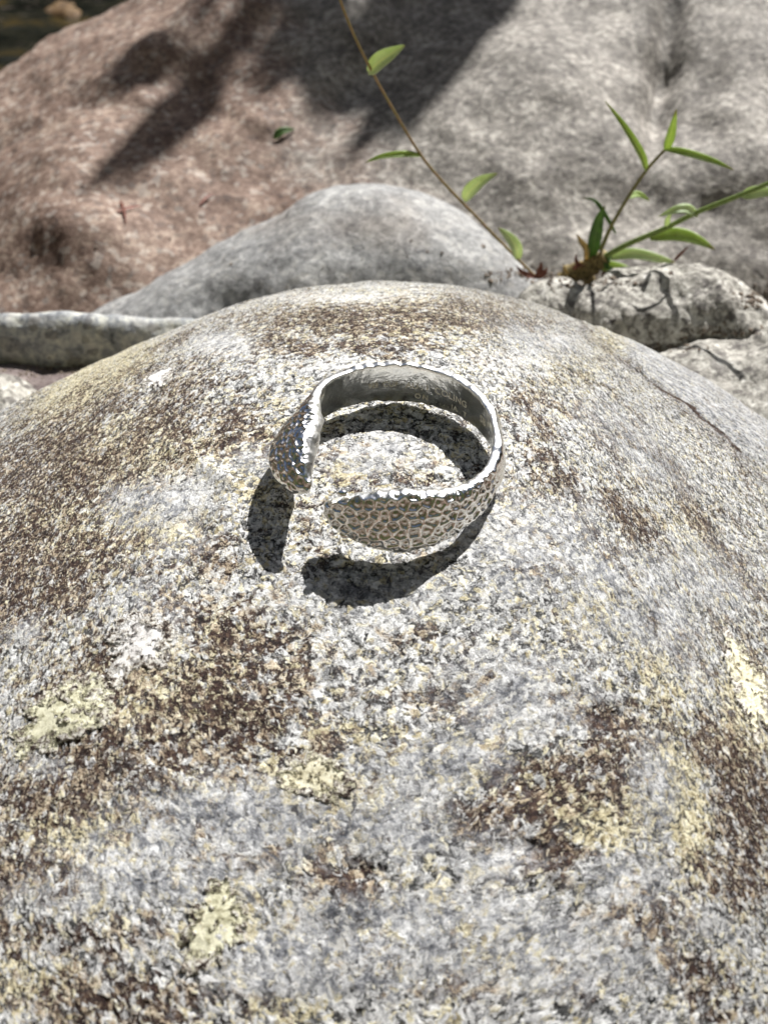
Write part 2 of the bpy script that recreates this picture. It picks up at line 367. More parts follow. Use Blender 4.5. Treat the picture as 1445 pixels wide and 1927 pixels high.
def leaf_mat(name, c1, c2, trans=0.45):
    s = NT(name)
    a_ = s.attr('mask'); K, A = a_[0], a_[1]         # across (0 midrib .. 1 edge) and along (0 base .. 1 tip)
    n = s.noise(5, 5, 0.65); col = s.mix(s.mr(n, 0.35, 0.65), c1, c2)
    vein = s.ma('SINE', s.ma('MULTIPLY', K, 26)); col = s.mix(s.mr(vein, 0.2, 1.0, 0.0, 0.22), col, (c1[0] * .5, c1[1] * .6, c1[2] * .5))
    col = s.mix(s.mr(K, 0.16, 0.0, 0.0, 0.6), col, (min(1, c2[0] * 1.3 + .06), min(1, c2[1] * 1.1 + .06), c2[2] + .05))
    col = s.mix(s.ma('MULTIPLY', s.mr(s.ma('ADD', A, s.ma('MULTIPLY', s.ma('SUBTRACT', n, 0.5), 0.5)), 0.86, 1.0), 0.8), col, (0.22, 0.13, 0.05))
    spot = s.ma('MULTIPLY', s.mr(s.noise(14, 3, 0.6), 0.66, 0.70), 0.8); col = s.mix(spot, col, (0.10, 0.06, 0.03))
    a = s.bsdf(col, s.mr(n, 0.3, 0.7, 0.38, 0.6), 0.5, normal=s.bump(vein, 0.35, 0.006))
    t = s.n('ShaderNodeBsdfTranslucent'); s.set(t.inputs[0], s.mix(0.35, col, (c2[0] * 1.5, c2[1] * 1.3, c2[2] * 0.6)))
    m = s.n('ShaderNodeMixShader'); m.inputs[0].default_value = trans
    s.t.links.new(a, m.inputs[1]); s.t.links.new(t.outputs[0], m.inputs[2])
    return s.done(m.outputs[0])
def plain_mat(name, c1, c2, scale=12, rough=0.6):
    s = NT(name); n = s.noise(scale, 5, 0.6)
    return s.done(s.bsdf(s.mix(s.mr(n, 0.35, 0.65), c1, c2), rough, 0.35, normal=s.bump(n, 0.5, 0.02)))
def silver_mat():
    s = NT('polished_silver')
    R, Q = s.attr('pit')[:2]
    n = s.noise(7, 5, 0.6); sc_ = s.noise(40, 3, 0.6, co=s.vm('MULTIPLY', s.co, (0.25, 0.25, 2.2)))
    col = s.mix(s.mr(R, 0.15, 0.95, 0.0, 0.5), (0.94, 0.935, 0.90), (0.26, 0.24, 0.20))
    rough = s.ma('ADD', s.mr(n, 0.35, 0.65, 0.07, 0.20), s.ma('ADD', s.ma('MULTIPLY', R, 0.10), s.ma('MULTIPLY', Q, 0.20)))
    h = s.ma('ADD', s.ma('MULTIPLY', n, 1.0), s.ma('MULTIPLY', sc_, 0.12))
    return s.done(s.bsdf(col, rough, 0.5, 1.0, normal=s.bump(h, 0.55, 0.022)))
M_GROUND, M_BANK, M_WATER, M_SILVER = ground_mat(), bank_mat(), water_mat(), silver_mat()
M_STAMP = plain_mat('pale_silver_stamp', (0.66, 0.60, 0.48), (0.92, 0.88, 0.78), 30, 0.4)  # pale non-metallic colour, so the letters stand out from the band
M_LEAF = leaf_mat('fresh_green_leaf', (0.36, 0.50, 0.15), (0.50, 0.64, 0.27), 0.5)
M_LEAFPALE = leaf_mat('pale_green_leaf', (0.56, 0.70, 0.42), (0.68, 0.80, 0.54), 0.4)
M_LEAFDARK = leaf_mat('dark_green_leaf', (0.08, 0.16, 0.035), (0.14, 0.26, 0.06), 0.4)
M_LEAFDRY = leaf_mat('dry_straw_leaf', (0.42, 0.32, 0.14), (0.58, 0.48, 0.26), 0.35)
M_STEM = plain_mat('olive_stem', (0.14, 0.13, 0.04), (0.22, 0.20, 0.07))
M_STEMRED = plain_mat('olive_red_stem', (0.22, 0.18, 0.06), (0.28, 0.18, 0.09))
M_STEMGREEN = plain_mat('green_stem', (0.13, 0.20, 0.04), (0.20, 0.26, 0.07))
M_ROOT = plain_mat('straw_root', (0.10, 0.075, 0.03), (0.30, 0.23, 0.10), 20, 0.8)
M_RED = plain_mat('reddish_bract', (0.13, 0.045, 0.03), (0.24, 0.10, 0.07))
M_BARK = plain_mat('twig_bark', (0.06, 0.045, 0.03), (0.14, 0.11, 0.08), 4, 0.85)

# ------------------------------------------------------------------ setting: ground, stream, unseen wooded hillside added for reflections
def polar_sheet(name, mat, zf, r0, r1, nr, na, kind='structure'):
    rr = r0 * (r1 / r0) ** np.linspace(0, 1, nr) if r0 > 0 else np.concatenate([[0.01], 2 * (r1 / 2) ** np.linspace(0, 1, nr - 1)])
    aa = np.linspace(0, 2 * np.pi, na, endpoint=False)
    Rr, A = np.meshgrid(rr, aa, indexing='ij')
    X, Y = Rr * np.sin(A), Rr * np.cos(A)
    V = np.stack([X, Y, zf(X, Y, Rr)], -1)
    return prop(grid_mesh(name, V, mat, close_v=True, flip=True), kind=kind)
def chan(X, Y):                      # depth of the stream channel, beyond the reddish boulder on the left
    return np.clip((Y - 20 - 0.25 * (X + 10)) / 8, 0, 1) * np.clip((150 - Y) / 40, 0, 1)
polar_sheet('ground', M_GROUND, lambda X, Y, R: -7.0 + 0.5 * fbm(X * .15, Y * .15, 0 * X, 4, 5) + 1.2 * fbm(X * .03, Y * .03, 0 * X, 3, 9) * np.clip(R / 60, 0, 1) - 6 * chan(X, Y), 0, 420, 150, 220)
polar_sheet('unseen_wooded_hillside', M_BANK, lambda X, Y, R: -10 + (190 + 420 * np.clip(-Y / (R + 1e-6) * 1.4 + 0.2, 0, 1)) * np.clip((R - 190) / 150, 0, 1) ** 0.7 + 16 * fbm(X * .03, Y * .03, X * 0, 5, 21) * np.clip((R - 185) / 30, 0, 1), 180, 800, 90, 300)  # out of view, added for dark reflections; raised behind the camera to hide sky
xs = np.linspace(-180, 120, 60); ys = np.linspace(16, 152, 50)
WX, WY = np.meshgrid(xs, ys, indexing='ij')
prop(grid_mesh('stream_water', np.stack([WX, WY, -10.2 + 0 * WX], -1), M_WATER), kind='structure')

# ------------------------------------------------------------------ main boulder: a heightfield dome
PM = [0.262854442447221, 0.042849936171602425, 0.038089926051098726, -0.015274179392127165, 0.0006764474977052836, 1.78e-09, 0.008436367265493207, 6.663333900462973e-05, -0.0017736498358793195]
def dome(x, y):
    y0, a, b, c, d, e, f, g, h = PM
    yy = y - y0 - c * x; xx = x - h
    z = -(a * yy * yy + b * xx * xx + d * xx ** 3 + e * xx ** 4 + f * xx * xx * yy + g * yy ** 4) + 0.00296
    z = z - 0.05 * np.clip(np.abs(x) - 5.2, 0, None) ** 2.2 - 0.06 * np.clip(-y - 6.2, 0, None) ** 2.2 - 0.03 * np.clip(y - 6.5, 0, None) ** 2.4
    return z
def seg_dist(px, py, pts):
    d = np.full(px.shape, 1e9); side = np.zeros(px.shape)
    for (x0, y0), (x1, y1) in zip(pts[:-1], pts[1:]):
        vx, vy = x1 - x0, y1 - y0; L = vx * vx + vy * vy
        t = np.clip(((px - x0) * vx + (py - y0) * vy) / L, 0, 1)
        dx, dy = px - x0 - t * vx, py - y0 - t * vy; dd = np.hypot(dx, dy)
        m = dd < d; d = np.where(m, dd, d); side = np.where(m, np.sign(vx * dy - vy * dx), side)
    return d, side
CRACK = [(1105, 612), (1150, 660), (1185, 700), (1235, 728), (1290, 764), (1340, 806), (1400, 852), (1470, 905)]
CRACK2 = [(980, 770), (1010, 800), (1050, 870), (1150, 940), (1230, 1010)]
RIDGE = [(322, 842), (360, 862), (400, 888), (432, 915)]
RIDGE2 = [(432, 915), (428, 960), (408, 1000), (372, 1050)]
def height(x, y, raw=False):
    z = dome(x, y)
    px, py = proj(np.stack([x, y, z], -1))
    z = z + 0.045 * fbm(x * .55, y * .55, 0 * x, 3, 31) * np.clip(np.hypot(x, y) / 2.0, 0.25, 1) + 0.020 * fbm(x * 1.9, y * 1.9, 0 * x, 4, 41)
    d, sd_ = seg_dist(px, py, CRACK)
    wob = 6 * fbm(x * 3, y * 3, 0 * x, 2, 77)
    z = z - 0.04 * np.exp(-((d * sd_ + 9 * fbm(x * 2.2, y * 2.2, 0 * x, 4, 88)) / 7.0) ** 2) * (d < 60) + 0.05 * (1 / (1 + np.exp((sd_ * d) / 6.0))) * np.exp(-(d / 90) ** 2)
    d, sd_ = seg_dist(px, py, RIDGE); z = z + 0.055 * np.exp(-(d / 16) ** 2)
    d, sd_ = seg_dist(px, py, RIDGE2); z = z + 0.035 * np.exp(-(d / 20) ** 2)
    for (cx, cy, rx, ry, dz) in [(378, 1010, 30, 60, -.05), (330, 960, 90, 70, .05), (270, 1170, 90, 60, .03), (140, 1360, 120, 60, .03), (850, 1320, 60, 26, -.04),
                                 (1010, 1480, 35, 26, -.05), (1140, 1350, 40, 22, -.05), (680, 1640, 60, 25, -.05), (1000, 1600, 50, 25, -.05), (490, 1210, 120, 50, -.03)]:
        z = z + dz * np.exp(-(((px - cx) / rx) ** 2 + ((py - cy) / ry) ** 2))
    return z
def axis(lo, a, b, hi, fine, n_out):
    core = np.arange(a, b, fine)
    l = a - np.cumsum(np.linspace(fine, 2 * (a - lo) / n_out, n_out)); r = b + np.cumsum(np.linspace(fine, 2 * (hi - b) / n_out, n_out))
    return np.concatenate([l[::-1], core, r])
gx = axis(-9, -4.1, 4.1, 9, 0.0115, 60); gy = axis(-12, -5.2, 4.9, 10, 0.0125, 60)
GX, GY = np.meshgrid(gx, gy, indexing='ij'); GZ = height(GX, GY)
PX, PY = proj(np.stack([GX, GY, GZ], -1))
def blobs(lst):
    m = np.zeros(PX.shape)
    for (cx, cy, rx, ry, s_, *r) in lst:
        a = math.radians(r[0] if r else 0); dx, dy = PX - cx, PY - cy
        u, v = dx * math.cos(a) + dy * math.sin(a), -dx * math.sin(a) + dy * math.cos(a)
        m = np.maximum(m, s_ * np.exp(-((u / rx) ** 2 + (v / ry) ** 2) ** 1.3)) if s_ > 0 else m + s_ * np.exp(-((u / rx) ** 2 + (v / ry) ** 2))
    return m
BROWN = [(640, 605, 190, 40, 1.0), (840, 590, 150, 36, .9), (560, 650, 90, 25, .7), (720, 650, 120, 18, .8), (960, 605, 120, 30, .5), (330, 640, 60, 14, .7, -25),
         (240, 760, 200, 70, .6, -20), (300, 790, 160, 60, .7), (130, 880, 190, 120, .75), (420, 790, 90, 70, .6), (60, 1080, 130, 130, .9), (200, 1050, 110, 70, .6), (400, 1040, 42, 60, .8),
         (340, 1150, 90, 60, .6), (450, 1200, 130, 60, .8), (240, 1290, 200, 70, .9), (400, 1330, 160, 110, .85), (250, 1420, 150, 90, .9), (110, 1500, 150, 70, .8), (250, 1540, 110, 60, .5),
         (450, 1130, 60, 30, .4), (580, 1270, 120, 60, .6), (620, 1400, 90, 40, .7), (700, 1340, 60, 30, .5), (840, 1320, 110, 40, .85, 15), (790, 1210, 70, 36, .6), (960, 1070, 90, 20, .4),
         (1140, 1360, 60, 34, 1.1, 25), (1150, 1430, 70, 90, .8, 35), (990, 1470, 100, 60, 1.0, 20), (1010, 1610, 80, 50, 1.1), (930, 1540, 110, 60, .7), (1120, 1480, 90, 50, .6, 40),
         (1180, 970, 80, 30, .8, 40), (1240, 860, 110, 16, .6, 42), (1120, 1010, 90, 18, .6, 50), (1330, 1000, 120, 18, .5, 50), (1290, 930, 60, 20, .5, 40), (1060, 900, 90, 28, .6, 50), (1010, 790, 70, 18, .8, 50), (1110, 800, 70, 18, .6, 50), (1270, 1200, 120, 36, .5, 60),
         (1400, 1520, 60, 140, 1.2, -10), (1330, 1400, 60, 60, .7), (1390, 1650, 90, 60, .9), (1230, 1740, 80, 60, .7), (1290, 1820, 130, 50, .8, 30), (1420, 1300, 40, 120, .4),
         (650, 1650, 80, 40, 1.0, 15), (500, 1620, 30, 20, .7), (60, 1640, 90, 60, .7), (120, 1780, 160, 60, .5), (220, 1880, 200, 60, .9), (470, 1880, 90, 40, .5), (860, 1850, 80, 40, .7), (1080, 1860, 80, 40, .5),
         (860, 780, 30, 20, .3), (760, 905, 60, 20, .3), (620, 880, 40, 30, .4), (560, 850, 60, 30, .3), (420, 1450, 60, 30, .4)]
CREAM = [(170, 720, 170, 50, .9, -30), (250, 850, 200, 100, .7), (560, 790, 90, 60, .5), (470, 910, 70, 50, .6), (300, 990, 130, 60, .7), (120, 1000, 160, 110, .6), (430, 1180, 60, 60, .6),
         (300, 1300, 230, 120, .7), (150, 1560, 150, 80, .7), (580, 1480, 120, 70, .9), (660, 1390, 150, 60, .6), (740, 600, 300, 60, .6), (1150, 640, 60, 40, .6), (640, 890, 60, 40, .6),
         (1080, 700, 90, 50, .5), (1240, 1290, 160, 60, .6, 60), (1080, 1530, 140, 60, .9, 30), (1290, 1520, 50, 160, 1.0, -8), (960, 1450, 110, 50, .7), (1180, 1540, 90, 60, .9),
         (420, 1740, 90, 90, .7), (60, 1850, 120, 60, .7), (1130, 1130, 60, 90, .5, 60), (920, 1760, 90, 50, .4), (1400, 1350, 60, 130, .8), (520, 1900, 120, 40, .6), (1300, 1000, 120, 50, .5, 40)]
GREY = [(1340, 735, 220, 46, 2.2, 39), (1200, 840, 160, 50, .7, 40), (1020, 640, 150, 40, .6, 20), (700, 860, 120, 50, .6), (1000, 1030, 160, 110, .75), (1190, 1130, 200, 110, .75, 30), (1330, 1080, 120, 90, .7),
        (300, 950, 110, 60, .8), (350, 1010, 60, 50, .5), (270, 1150, 90, 70, .5), (450, 1540, 220, 90, 1.1), (330, 1620, 200, 90, 1.1), (600, 1560, 150, 70, .9), (760, 1760, 300, 90, 1.1), (620, 1800, 260, 90, 1.0),
        (930, 1610, 120, 60, .7), (980, 1310, 170, 100, .8), (820, 1440, 180, 70, .7), (720, 1120, 200, 60, .5), (500, 870, 80, 40, .6), (420, 640, 70, 24, .6), (1230, 1480, 60, 110, .8), (1180, 1660, 110, 60, .8),
        (1060, 1800, 190, 80, .9), (90, 1440, 50, 30, .5), (600, 1120, 120, 60, .5), (860, 1000, 90, 70, .5), (40, 1190, 50, 26, .6, -25), (1330, 1750, 100, 60, .4), (740, 1560, 150, 70, .8), (130, 1680, 160, 50, .6)]
WHITE = [(270, 1200, 90, 62, 1.2, -15), (340, 930, 90, 70, 1.0), (415, 1090, 45, 90, .9, 10), (400, 900, 50, 30, .8), (720, 860, 140, 45, .8), (500, 1140, 120, 50, .6), (800, 1290, 170, 60, .6), (880, 1240, 90, 60, .6),
         (950, 1000, 120, 120, .6), (700, 1190, 180, 60, .6), (430, 650, 90, 26, .9), (640, 690, 160, 24, .8), (960, 680, 120, 40, .8), (1050, 640, 80, 30, .7), (480, 1480, 120, 40, .5), (720, 1500, 160, 60, .5),
         (880, 1650, 120, 60, .6), (1150, 1700, 90, 60, .7), (640, 560, 200, 14, .9), (540, 760, 60, 30, .5), (70, 1200, 40, 20, .6), (940, 1880, 140, 50, .6), (560, 1700, 120, 60, .4)]
r_, g_, b_ = (0.86 - 0.20 * np.exp(-(((PX - 400) / 220) ** 2 + ((PY - 1290) / 170) ** 2)) + 0.12 * np.exp(-(((PX - 100) / 200) ** 2 + ((PY - 1000) / 260) ** 2))) * blobs(BROWN), blobs(CREAM), blobs(GREY)
one = np.ones_like(r_)
_d, _s = seg_dist(PX, PY, CRACK)
crk = np.exp(-((_d * _s + 9 * fbm(GX * 2.2, GY * 2.2, 0 * GX, 4, 88)) / (5 + 3 * vnoise(GX * 1.7, GY * 1.7, 0 * GX, 89))) ** 2) * (0.36 + 0.5 * fbm(GX * 1.5, GY * 1.5, 0 * GX, 3, 90)) * (_d < 60)
crk = np.maximum(crk, 0.42 * np.exp(-((_d * _s - 6 + 14 * fbm(GX * 1.4, GY * 1.4, 0 * GX, 4, 91)) / 15) ** 2) * (_d < 80))
boulder = grid_mesh('boulder', np.stack([GX, GY, GZ], -1), M_ROCK, attrs={'mask': np.stack([r_, g_, b_, one], -1), 'mask2': np.stack([crk, blobs(WHITE), crk, one], -1)})
prop(boulder, 'rounded foreground boulder, white and cream lichen over brown stains, carrying the silver ring', 'boulder', 'boulders in the riverbed')

def on_rock(px, py):
    r = ray(px, py); r = r / np.linalg.norm(r); lo, hi = 5.0, 20.0
    t = 6.0
    while t < 20:
        p = CAM + r * t
        if p[2] < float(height(np.array([p[0]]), np.array([p[1]]))[0]): break
        t += 0.15
    a, b = t - 0.15, t
    for _ in range(12):
        m = (a + b) / 2; p = CAM + r * m
        if p[2] < float(height(np.array([p[0]]), np.array([p[1]]))[0]): b = m
        else: a = m
    return CAM + r * b

def lichen(cx, cy, rx, ry, rot, mat, label, seed, thick=0.010, jag=0.42):
    rx *= 1.15; ry *= 1.15
    c = on_rock(cx, cy); e1 = on_rock(cx + 12, cy) - c; e2 = on_rock(cx, cy + 12) - c
    nr, na = 60, 260
    rr = np.linspace(0.02, 1, nr) ** 0.8; aa = np.linspace(0, 2 * np.pi, na, endpoint=False)
    Rr, A = np.meshgrid(rr, aa, indexing='ij')
    ca, sa = np.cos(A), np.sin(A)
    j = 1 + jag * fbm(ca * 1.6 + seed, sa * 1.6, 0 * A, 5, seed, 0.62)
    u, v = rx * Rr * j * ca, ry * Rr * j * sa
    a = math.radians(rot); du, dv = u * math.cos(a) - v * math.sin(a), u * math.sin(a) + v * math.cos(a)
    X = c[0] + du / 12 * e1[0] + dv / 12 * e2[0]; Y = c[1] + du / 12 * e1[1] + dv / 12 * e2[1]
    Z = height(X, Y) + thick * np.where(Rr < 0.97, 1 - 0.35 * Rr ** 6, 0) * (1 + 0.25 * fbm(X * 5, Y * 5, 0 * X, 3, seed)) - 0.045 * (Rr >= 0.97)
    V = np.stack([X, Y, Z], -1)
    E_ = 1 - Rr
    o = grid_mesh('lichen_patch', V, mat, boulder, close_v=True, attrs={'mask': np.stack([E_, E_, E_, E_ * 0 + 1], -1)})
    o['label'] = label
lichen(105, 1350, 92, 48, -38, M_CREAM, 'pale green crusty lichen patch pitted with black holes', 3)
lichen(160, 1310, 40, 30, -30, M_CREAM, 'small olive lichen lobe above the pitted patch', 5)
lichen(408, 1735, 50, 70, 10, M_CREAM, 'ragged yellow green lichen patch low on the rock', 8, jag=.5)
lichen(585, 1462, 58, 34, 20, M_YELLOW, 'cream lichen patch on bare grey granite', 11)
lichen(1415, 1300, 30, 95, -14, M_YELLOW, 'long cream lichen patch on the right flank', 14)
lichen(298, 712, 30, 13, -28, M_WHITE, 'small white lichen flake near the upper left edge', 17, jag=.25)
lichen(268, 1205, 66, 46, -15, M_WHITE, 'white cracked lichen patch', 20, .008)

# ------------------------------------------------------------------ other stones: lofts of elliptic ribs, crest along the seen outline
def loft(name, sil, a, b, mat, label, group='boulders in the riverbed', cat='boulder', ncol=120, nprof=110, rough=0.06, rscale=0.7, seed=1, tint=None, pw=0.5, kind=None, ext=None, shear=0.0):
    sil = np.array(sil, float)                       # px, py, depth Y
    t = np.concatenate([[0], np.cumsum(np.hypot(np.diff(sil[:, 0]), np.diff(sil[:, 1])))]); t /= t[-1]
    path = smooth_path(sil, ncol)
    C_ = np.array([at(p[0], p[1], p[2]) for p in path])
    uu = np.linspace(0, 1, ncol)
    env = np.clip(1 - np.abs(2 * uu - 1) ** 2.6, 0.0004, 1) ** pw
    ph = np.linspace(-np.pi * 0.5, np.pi * 1.5, nprof, endpoint=False)
    V = np.zeros((ncol, nprof, 3))
    for i in range(ncol):
        ai, bi = a * env[i], b * env[i]
        r = ray(path[i, 0], path[i, 1]); tp = -r[2] / r[1]
        pc = math.atan2(1, (a / b) * (tp + shear))
        cy, cz = C_[i, 1] - ai * math.cos(pc), C_[i, 2] - bi * math.sin(pc) - shear * ai * math.cos(pc)
        V[i, :, 0] = C_[i, 0]; V[i, :, 1] = cy + ai * np.cos(ph); V[i, :, 2] = cz + bi * np.sin(ph) + shear * ai * np.cos(ph)
    N = np.cross(np.gradient(V, axis=0), np.gradient(V, axis=1)); N /= np.linalg.norm(N, axis=-1)[..., None] + 1e-9
    if N[ncol // 2, nprof // 2, 2] < 0 and False: N = -N
    cen = V.mean(axis=(0, 1)); sgn = np.sign(((V - cen) * N).sum(-1).mean()); N = N * sgn
    q = V * rscale
    V = V + N * (rough * fbm(q[..., 0], q[..., 1], q[..., 2], 5, seed) * np.clip(env * 1.5, 0, 1)[:, None])[..., None]
    if ext: V = ext(V, N)
    px, py = proj(V); tm = tint(px, py) if tint else 0 * px
    o = grid_mesh(name, V, mat, attrs={'mask': np.stack([tm, tm, tm, tm * 0 + 1], -1)}, close_v=True, caps=True, flip=sgn > 0)
    prop(o, label, cat, group)
    return o

def back_ext(V, N):
    px, py = proj(V)
    g = lambda cx, cy, rx, ry, rot=0: (lambda a: np.exp(-((((px - cx) * math.cos(a) + (py - cy) * math.sin(a)) / rx) ** 2 + ((-(px - cx) * math.sin(a) + (py - cy) * math.cos(a)) / ry) ** 2)))(math.radians(rot))
    d = -0.55 * g(1250, 120, 26, 170, 8) - 0.35 * g(640, 190, 200, 60, -48) + 0.35 * g(360, 60, 260, 60, -30) + 0.35 * g(980, 200, 190, 150) + 0.45 * g(1400, 150, 90, 190) - 0.25 * g(1290, 400, 120, 50) + 0.2 * g(150, 450, 180, 120)
    d = d * 1.0
    return V + N * d[..., None]
back = loft('boulder', [(-900, 700, 15), (-500, 420, 18), (-200, 270, 20), (0, 152, 21), (120, 88, 21.5), (210, 38, 22), (290, -4, 22.5), (420, -80, 24), (620, -150, 25), (900, -190, 26), (1250, -200, 26), (1600, -120, 25), (1900, 60, 24), (2200, 400, 22)],
            10.0, 2.7, M_BACK, 'huge reddish brown boulder filling the background, dappled by leaf shadows', ncol=420, nprof=420, rough=0.32, rscale=0.32, seed=51, ext=back_ext, shear=0.2,
            tint=lambda px, py: np.clip((900 - px) / 500 + (py - 250) / 900, -0.3, 1.3) + 0.5 * np.exp(-((px - 430) / 70) ** 2) * 0)
mid = loft('boulder', [(-60, 760, 9.6), (60, 660, 9.9), (160, 596, 10.2), (260, 545, 10.5), (330, 508, 10.6), (400, 470, 10.8), (500, 412, 11), (580, 366, 11.1), (640, 347, 11.2), (700, 341, 11.2), (760, 350, 11.1), (840, 385, 10.9), (900, 430, 10.6), (950, 475, 10.4), (1010, 520, 10.1), (1080, 600, 9.8), (1140, 700, 9.5)],
           2.4, 2.6, M_MID, 'smooth light grey boulder behind the ring stone, below the reddish boulder', ncol=260, nprof=240, rough=0.10, rscale=0.6, seed=61,
           tint=lambda px, py: 0.45 * np.exp(-(((px - 720) / 260) ** 2 + ((py - 430) / 60) ** 2)))
loft('boulder', [(-260, 640, 7.9), (-120, 600, 8.0), (0, 590, 8.1), (80, 589, 8.1), (160, 592, 8.1), (240, 597, 8.1), (320, 600, 8.1), (420, 612, 8.0), (500, 660, 7.9)],
     0.32, 0.55, M_LEDGE, 'low blue grey rock ledge with shaded underside at the left edge', ncol=140, nprof=110, rough=0.07, rscale=1.3, seed=71)
loft('stone', [(-220, 690, 7.6), (-60, 684, 7.7), (60, 686, 7.7), (160, 695, 7.6), (240, 720, 7.5), (300, 760, 7.4)],
     1.2, 0.7, M_PURPLE, 'dark purple brown stone in the gap under the left ledge', 'stones between the boulders', 'stone', ncol=90, nprof=80, rough=0.08, rscale=1.6, seed=81)
loft('stone', [(-160, 740, 6.6), (-80, 708, 6.7), (0, 703, 6.7), (40, 713, 6.6), (75, 738, 6.5), (110, 780, 6.3), (140, 830, 6.1)],
     0.9, 0.9, M_PALE, 'bright white stone at the left edge beside the ring boulder', 'stones between the boulders', 'stone', ncol=90, nprof=80, rough=0.05, rscale=1.8, seed=91)
loft('boulder', [(1070, 580, 8.0), (1095, 548, 8.1), (1130, 526, 8.2), (1185, 511, 8.3), (1240, 501, 8.3), (1300, 497, 8.3), (1345, 505, 8.2), (1395, 538, 8.1), (1430, 572, 8.0), (1452, 610, 7.9), (1460, 650, 7.8)],
     0.95, 0.72, M_PALE, 'knobbly white speckled boulder at the right below the weed', ncol=150, nprof=120, rough=0.13, rscale=1.4, seed=101)
loft('boulder', [(1090, 720, 6.6), (1160, 690, 6.8), (1230, 664, 7.0), (1310, 646, 7.1), (1375, 622, 7.2), (1430, 592, 7.3), (1500, 580, 7.3), (1600, 600, 7.2), (1700, 700, 7.0)],
     1.9, 1.3, M_PALE, 'pale layered boulder at the right edge under the knobbly one', ncol=150, nprof=120, rough=0.12, rscale=1.1, seed=111)
loft('stone', [(950, 590, 8.3), (978, 556, 8.4), (1005, 534, 8.5), (1035, 524, 8.5), (1065, 527, 8.5), (1092, 545, 8.4), (1112, 580, 8.3), (1125, 620, 8.2)],
     0.7, 0.7, M_PALE, 'small rounded pale stone between the weed root and the ring boulder', 'stones between the boulders', 'stone', ncol=90, nprof=80, rough=0.06, rscale=1.8, seed=121)
loft('stone', [(55, 60, 44), (80, 30, 45), (110, 8, 45.5), (145, 12, 45), (165, 40, 44)],
     1.6, 1.4, M_MOSSY, 'blurred ochre stone in the dark stream at the top left', 'stones in the stream', 'stone', ncol=60, nprof=50, rough=0.2, rscale=1.0, seed=131)
loft('stone', [(-60, 30, 50), (-30, 5, 50), (-5, 2, 50), (12, 30, 50)],
     1.2, 1.0, M_MOSSY, 'small ochre stone cut off by the top left corner', 'stones in the stream', 'stone', ncol=50, nprof=40, rough=0.2, rscale=1.0, seed=141)

# ------------------------------------------------------------------ the ring
RC = np.array([0.020, -0.14]); RX, RY = 0.925, 1.02; RZ = -0.07
ring = empty('snake_ring', (RC[0], RC[1], 0.0), 'open silver snake ring with scaly heads and stamped inner band, lying on the rock', 'ring')
def lerp(th, table):
    k = np.array(table, float); return np.interp(th, k[:, 0], k[:, 1:].T[0]) if k.shape[1] == 2 else None
def sm(th, table):
    k = np.array(table, float); tt = np.linspace(k[0, 0], k[-1, 0], 600); v = np.interp(tt, k[:, 0], k[:, 1])
    ker = np.hanning(25); ker /= ker.sum(); v2 = np.convolve(np.pad(v, 12, mode='edge'), ker, 'valid')
    return np.interp(th, tt, v2)
# theta in degrees: -128 right head tip, -90 front, 0 right side, 90 back, 180 left, 216 left tip
T_W = [(-128, .03), (-126.5, .16), (-124, .27), (-119, .36), (-110, .47), (-100, .57), (-88, .60), (-75, .55), (-60, .44), (-45, .35), (-30, .31), (-15, .36), (0, .38), (40, .42), (90, .46), (130, .44), (146, .42), (156, .46), (168, .56), (182, .62), (196, .58), (208, .46), (216, .32), (220.5, .20), (222.5, .12), (224, .03)]
T_T = [(-128, .02), (-125, .10), (-118, .15), (-90, .17), (-60, .15), (-30, .11), (0, .10), (40, .14), (90, .14), (140, .13), (150, .13), (168, .20), (205, .25), (218, .16), (224, .02)]
T_TILT = [(-128, 8), (-90, 16), (-50, 14), (-10, 6), (60, 0), (140, 6), (160, 30), (180, 46), (208, 46), (224, 30)]
T_ZC = [(-128, .32), (-118, .335), (-90, .33), (-60, .31), (-20, .32), (30, .34), (90, .34), (150, .37), (175, .42), (195, .45), (224, .46)]
T_DR = [(-128, .12), (-115, .08), (-80, .05), (-40, .03), (0, .0), (60, 0.0), (140, 0.02), (160, -.02), (180, -.02), (205, .05), (224, .15)]
